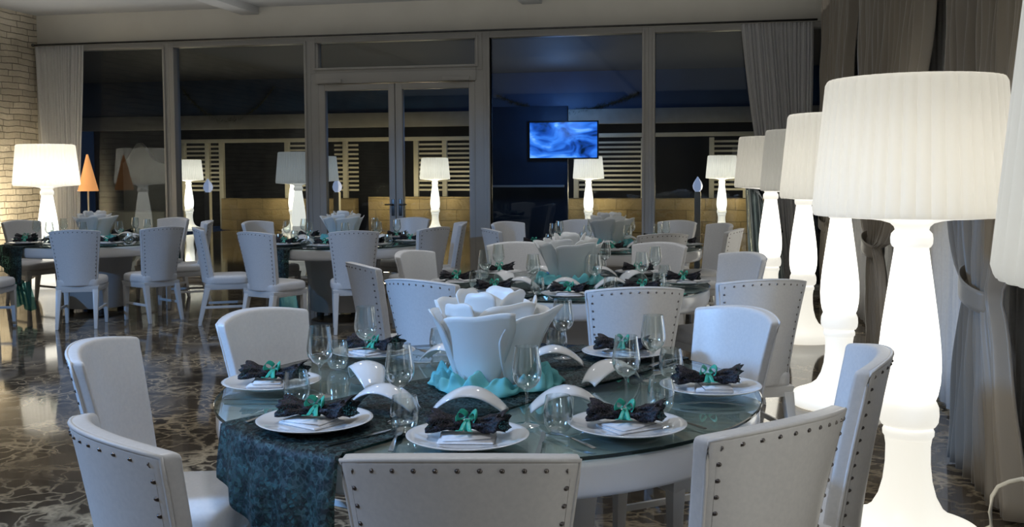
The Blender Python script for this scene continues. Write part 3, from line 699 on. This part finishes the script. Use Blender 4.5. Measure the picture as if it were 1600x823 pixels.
def runner_me(full, half=.26):
    """length along local +X: hangs over the edge at the -X end; other end lies on the glass or hangs a little too"""
    Rt = .905
    def fn(a, b):
        y = (b * 2 - 1) * half * (1 + .04 * math.sin(a * 20)); ex = math.sqrt(max(.01, Rt * Rt - y * y))
        drop = .40 - .25 * b ; L_ = 2 * ex + 2 * drop if full else 2 * ex + drop
        s = a * (2 * ex + drop + (.24 if full else 0)) - drop      # s<0 hangs at -X end
        if s < 0:
            d = -s; out = .012 * math.sin(b * 26) * min(1, d * 6) + .01 + .02 * min(1, d * 8)
            return (-ex - out, y * (1 - .25 * d) , .002 - d)
        if s > 2 * ex:
            d = s - 2 * ex; return (ex + .015 + .012 * math.sin(b * 23) * min(1, d * 6), y, .002 - d)
        return (-ex + s, y, .002 + .0015 * math.sin(b * 30 + s * 9) ** 2)
    return grid(130, 40, fn, thick=.0012)
RUN = runner_me(True)
def lining_me():
    def fn(a, b):
        y = (a * 2 - 1) * .16; ex = math.sqrt(.86 ** 2 - y * y); d = .34 + .30 * b
        return (-ex + .05 + .02 * math.sin(a * 22 + 2 * b) + .04 * b, y * (1 + .2 * b) - .02, .745 - d - .03 * math.sin(a * 7))
    me = grid(50, 14, fn, thick=.0012); me.transform(Matrix.Translation((0, 0, -.747))); return me
LIN = lining_me()

plate_me = lathe([(.0, .006), (.10, .006), (.112, .009), (.155, .019), (.163, .022), (.165, .0245), (.162, .0255), (.153, .0235), (.112, .0145), (.10, .0115), (.0, .0115)], 64, False, False)
foot_me = lathe([(.085, 0), (.09, .001), (.088, .0062), (.075, .0062)], 48, True, False)
PLATE = join([plate_me, foot_me]);
for p in PLATE.polygons: p.use_smooth = True
def napkin_me():
    bm = bmesh.new(); box(bm, -.075, .075, -.06, .06, 0, .007); 
    bmesh.ops.bevel(bm, geom=bm.edges[:], offset=.003, segments=2, affect='EDGES')
    b2 = bmesh.new(); box(b2, -.062, .07, -.045, .05, .007, .013); bmesh.ops.bevel(b2, geom=b2.edges[:], offset=.0028, segments=2, affect='EDGES')
    bmesh.ops.rotate(b2, cent=(0, 0, 0), matrix=Matrix.Rotation(.16, 3, 'Z'), verts=b2.verts)
    m1, m2 = bm_me(bm, True), bm_me(b2, True); return join([m1, m2])
NAP = napkin_me()
def lobe_me(s, seed):
    """crumpled net fan from the knot outwards along s*X"""
    def fn(a, b):
        an = 2 * PI * a; n = noise.noise(Vector((math.cos(an) * 2.2 + seed, math.sin(an) * 2.2, b * 3.5)))
        rr = (.010 + .034 * b ** .8) * (1 + .75 * n + .5 * noise.noise(Vector((an * 3, b * 12, seed)))) ; rz = (.008 + .020 * b ** .7) * (1 + .6 * n)
        return (s * (.004 + .098 * b * (1 + .25 * n)), rr * math.cos(an) * 1.15, max(.0015, .018 + rz * math.sin(an) + .014 * b))
    return grid(28, 10, fn, True, thick=.0012)
def ribbon_me():
    parts = []
    parts.append(grid(20, 4, lambda a, b: (-.008 + .016 * b, .017 * math.cos(2 * PI * a), .018 + .017 * math.sin(2 * PI * a)), True, thick=.0015))
    for s in (-1, 1):
        parts.append(grid(18, 4, lambda a, b: (s * (.004 + .022 * math.sin(PI * a)) + (b - .5) * .006, -.006 + .012 * math.cos(2 * PI * a) + .010 * (b - .5), .040 + .013 * math.sin(2 * PI * a) * s * s + .010 * b), True, thick=.0012))
        parts.append(grid(10, 4, lambda a, b: (s * (.002 + .016 * a) + (b - .5) * .012, -.010 - .045 * a, .034 - .022 * a ** .5 + .004 * math.sin(8 * a)), thick=.0012))
    return join(parts)
POUCH = [('lace_bow', join([lobe_me(-1, 2.0), lobe_me(1, 7.3)]), M['blacklace']), ('ribbon', ribbon_me(), M['ribbon'])]
for q in POUCH:
    for p in q[1].polygons: p.use_smooth = True

def outline_me(pts, th, zf):
    """flat outline in x (length) y (width) extruded up, with height curve zf(x)"""
    bm = bmesh.new(); vs = [bm.verts.new((x, y, 0)) for x, y in pts]; fc = bm.faces.new(vs)
    bmesh.ops.triangulate(bm, faces=[fc])
    e = bmesh.ops.extrude_face_region(bm, geom=bm.faces[:]); bmesh.ops.translate(bm, vec=(0, 0, th), verts=[g for g in e['geom'] if isinstance(g, bmesh.types.BMVert)])
    for v in bm.verts: v.co.z += zf(v.co.x)
    return bm_me(bm, False)
zf = lambda x: .001 + .007 * max(0, math.sin((x + .10) / .2 * PI)) if abs(x) < .1 else .001
def fork_me():
    up = [(-.10, .007), (-.06, .006), (0, .0035), (.035, .0035), (.045, .009), (.055, .0115)]
    pts = [(x, -y) for x, y in up]
    tine = []
    for k in range(4):
        y0 = -.0115 + k * .0064
        tine += [(.098, y0 + .0006), (.1, y0 + .0018), (.098, y0 + .003)]
        if k < 3: tine += [(.062, y0 + .0036), (.062, y0 + .0058)]
    return outline_me(pts + tine + up[::-1], .0016, zf)
def knife_me():
    return outline_me([(-.11, -.005), (-.108, -.007), (-.02, -.0055), (.0, -.004), (.01, -.0085), (.08, -.009), (.105, -.004), (.115, .004), (.01, .0045), (-.02, .0045), (-.108, .0065), (-.11, .005)], .002, lambda x: .001)
FORK, KNIFE = fork_me(), knife_me()
def glass_parts(s=1.0):
    foot = lathe([(.036, .0), (.037, .0015), (.030, .0035), (.010, .006), (.0045, .012)], 32, True, False)
    stem = lathe([(.0045, .012), (.0035, .03), (.0034, .085), (.005, .098), (.010, .104)], 16, False, False)
    o = [(.010, .104), (.026, .114), (.038, .130), (.0425, .147), (.0425, .160), (.040, .18), (.0365, .205), (.0335, .228)]
    i = [(r_ - .0013, z_ + (.0012 if k < 2 else 0)) for k, (r_, z_) in enumerate(o)][::-1]
    return [('foot', foot, M['crystal']), ('stem', stem, M['crystal']), ('bowl', lathe(o + i, 40, False, True), M['crystal'])]
WINE = glass_parts()
o = [(.024, .0), (.030, .004), (.038, .02), (.0415, .04), (.041, .06), (.038, .08), (.0345, .10)]
TUMB = lathe(o + [(r_ - .0016, max(.005, z_)) for r_, z_ in o][::-1], 36, True, True)
def arch_dish():
    def fn(a, b):
        s = 2 * a - 1; v = 2 * b - 1
        wd = .058 * (1 - .45 * s * s)
        z = .062 * (1 - abs(s) ** 2.0) - .018 * v * v * (1 - .3 * s * s) + .018
        return (s * .112, v * wd, max(.002, z + .0))
    return grid(30, 13, fn, thick=.005)
DISH = arch_dish()

SEATS = [(-168, 'left'), (-120, 'near-left'), (-82, 'near'), (-46, 'near-right'), (2, 'right'), (57, 'far-right'), (99, 'far'), (141, 'far-left')]
for (cx, cy, tn, ti) in TABLES:
    thing('banquet_table', {1: 'round white pedestal table with smoked glass top, nearest in the foreground', 2: 'round white glass-topped table, second behind the nearest one', 3: 'round white glass-topped table before the fourth and fifth panes',
          4: 'round white glass-topped table in front of the double glass doors', 5: 'round white glass-topped table at the far left by the stone wall'}[ti], 'table', (cx, cy, 0.001), 0, 'round banquet tables', TP)
    rn = thing('table_runner', 'dark teal lace runner laid across and hanging over ' + tn, 'table runner', (cx, cy, ZT), R(61), 'dark teal lace runners', [('runner_fabric', RUN, M['runner'])])
    if ti in (1, 4, 5): tag(mesh_ob('organza_lining', LIN, M['organza2'], rn), 'thin pale teal organza')
    zc = ZT + .005
    thing('organza_cloth', 'crumpled turquoise organza ring around the lotus on ' + tn, 'cloth', (cx, cy + .03, zc), R(40 * ti), 'turquoise organza rings', [('organza_fabric', organza_me(ti * 3.7), M['organza'])])
    thing('lotus_centrepiece', 'white plastic lotus flower centrepiece standing on ' + tn, 'centrepiece', (cx, cy + .03, zc), R((0, 0, 20, -12, 35, 8)[ti]), 'white lotus centrepieces', LOT)
    rnd = random.Random(ti * 11)
    for k, (ang, nm) in enumerate(SEATS):
        a = R(ang); ex, ey = math.cos(a), math.sin(a); tx, ty = -ey, ex         # t: to the sitter's left seen from outside... along the rim
        px_, py_ = cx + .735 * ex, cy + .735 * ey; wh = 'at the %s of %s' % (nm, tn); z0 = ZT + .005
        rp = a - PI / 2 + rnd.uniform(-.1, .1)
        single('dinner_plate', PLATE, M['china'], 'round white dinner plate ' + wh, 'plate', (px_, py_, z0), 0, 'white dinner plates')
        single('napkin', NAP, M['napkin'], 'folded white napkin on the plate ' + wh, 'napkin', (px_ + .01 * ex, py_ + .01 * ey, z0 + .0116), rp, 'folded white napkins')
        rb = rnd.uniform(-.25, .25)
        thing('lace_favour', 'black net favour with green ribbon ' + wh.replace('at the ', 'at '), 'favour', (px_ - .008 * ex, py_ - .008 * ey, z0 + .0268), rb + (R(8) if ti != 1 else 0), 'black net favours', POUCH)
        def at(dt, dr, z=0.0): return (cx + (.735 + dr) * ex + dt * tx, cy + (.735 + dr) * ey + dt * ty, ZT + .005 + z)
        if ti <= 2:
            single('fork', FORK, M['steel'], 'steel fork beside the plate ' + wh, 'fork', at(-.195, .0), a + PI + .05, 'steel forks')
            single('knife', KNIFE, M['steel'], 'steel knife beside the plate ' + wh, 'knife', at(.195, .0), a + PI - .04, 'steel knives')
        thing('wine_glass', 'clear stemmed wine glass by the plate ' + wh, 'wine glass', at(.15, -.19), 0, 'clear stemmed wine glasses', WINE)
        single('tumbler', TUMB, M['crystal'], 'clear rounded tumbler by the plate ' + wh, 'tumbler', at(.235 if k not in (2,) else .24, -.13), 0, 'clear rounded tumblers')
    for k, (dx, dy, rz, nm) in enumerate(((-.24, -.40, -.2, 'near-left'), (.03, -.395, .05, 'near'), (.31, -.33, .3, 'near-right'), (.16, .37, .2, 'far-right'), (-.24, .36, -.3, 'far-left'), (-.42, -.05, -1.0, 'left'), (.40, .12, .9, 'right'))):
        single('arched_dish', DISH, M['china'], 'white arched porcelain dish %s of the lotus on %s' % (nm, tn), 'dish', (cx + dx, cy + dy, ZT + .005), rz, 'arched porcelain dishes')

pts = [[1.06, 4.207, 0.085], [1.06, 4.231, 0.133], [1.06, 4.208, 0.204], [1.06, 4.121, 0.269], [1.06, 3.97, 0.334], [1.06, 3.815, 0.39]]
single('power_cable', tube([(.9, 4.05, .008), (1.0, 4.3, .008)] + pts + [(1.08, 3.6, .43)], .008, 8), M['cord'], 'thin cream power cable looping up from the floor at the lower right', 'cable')
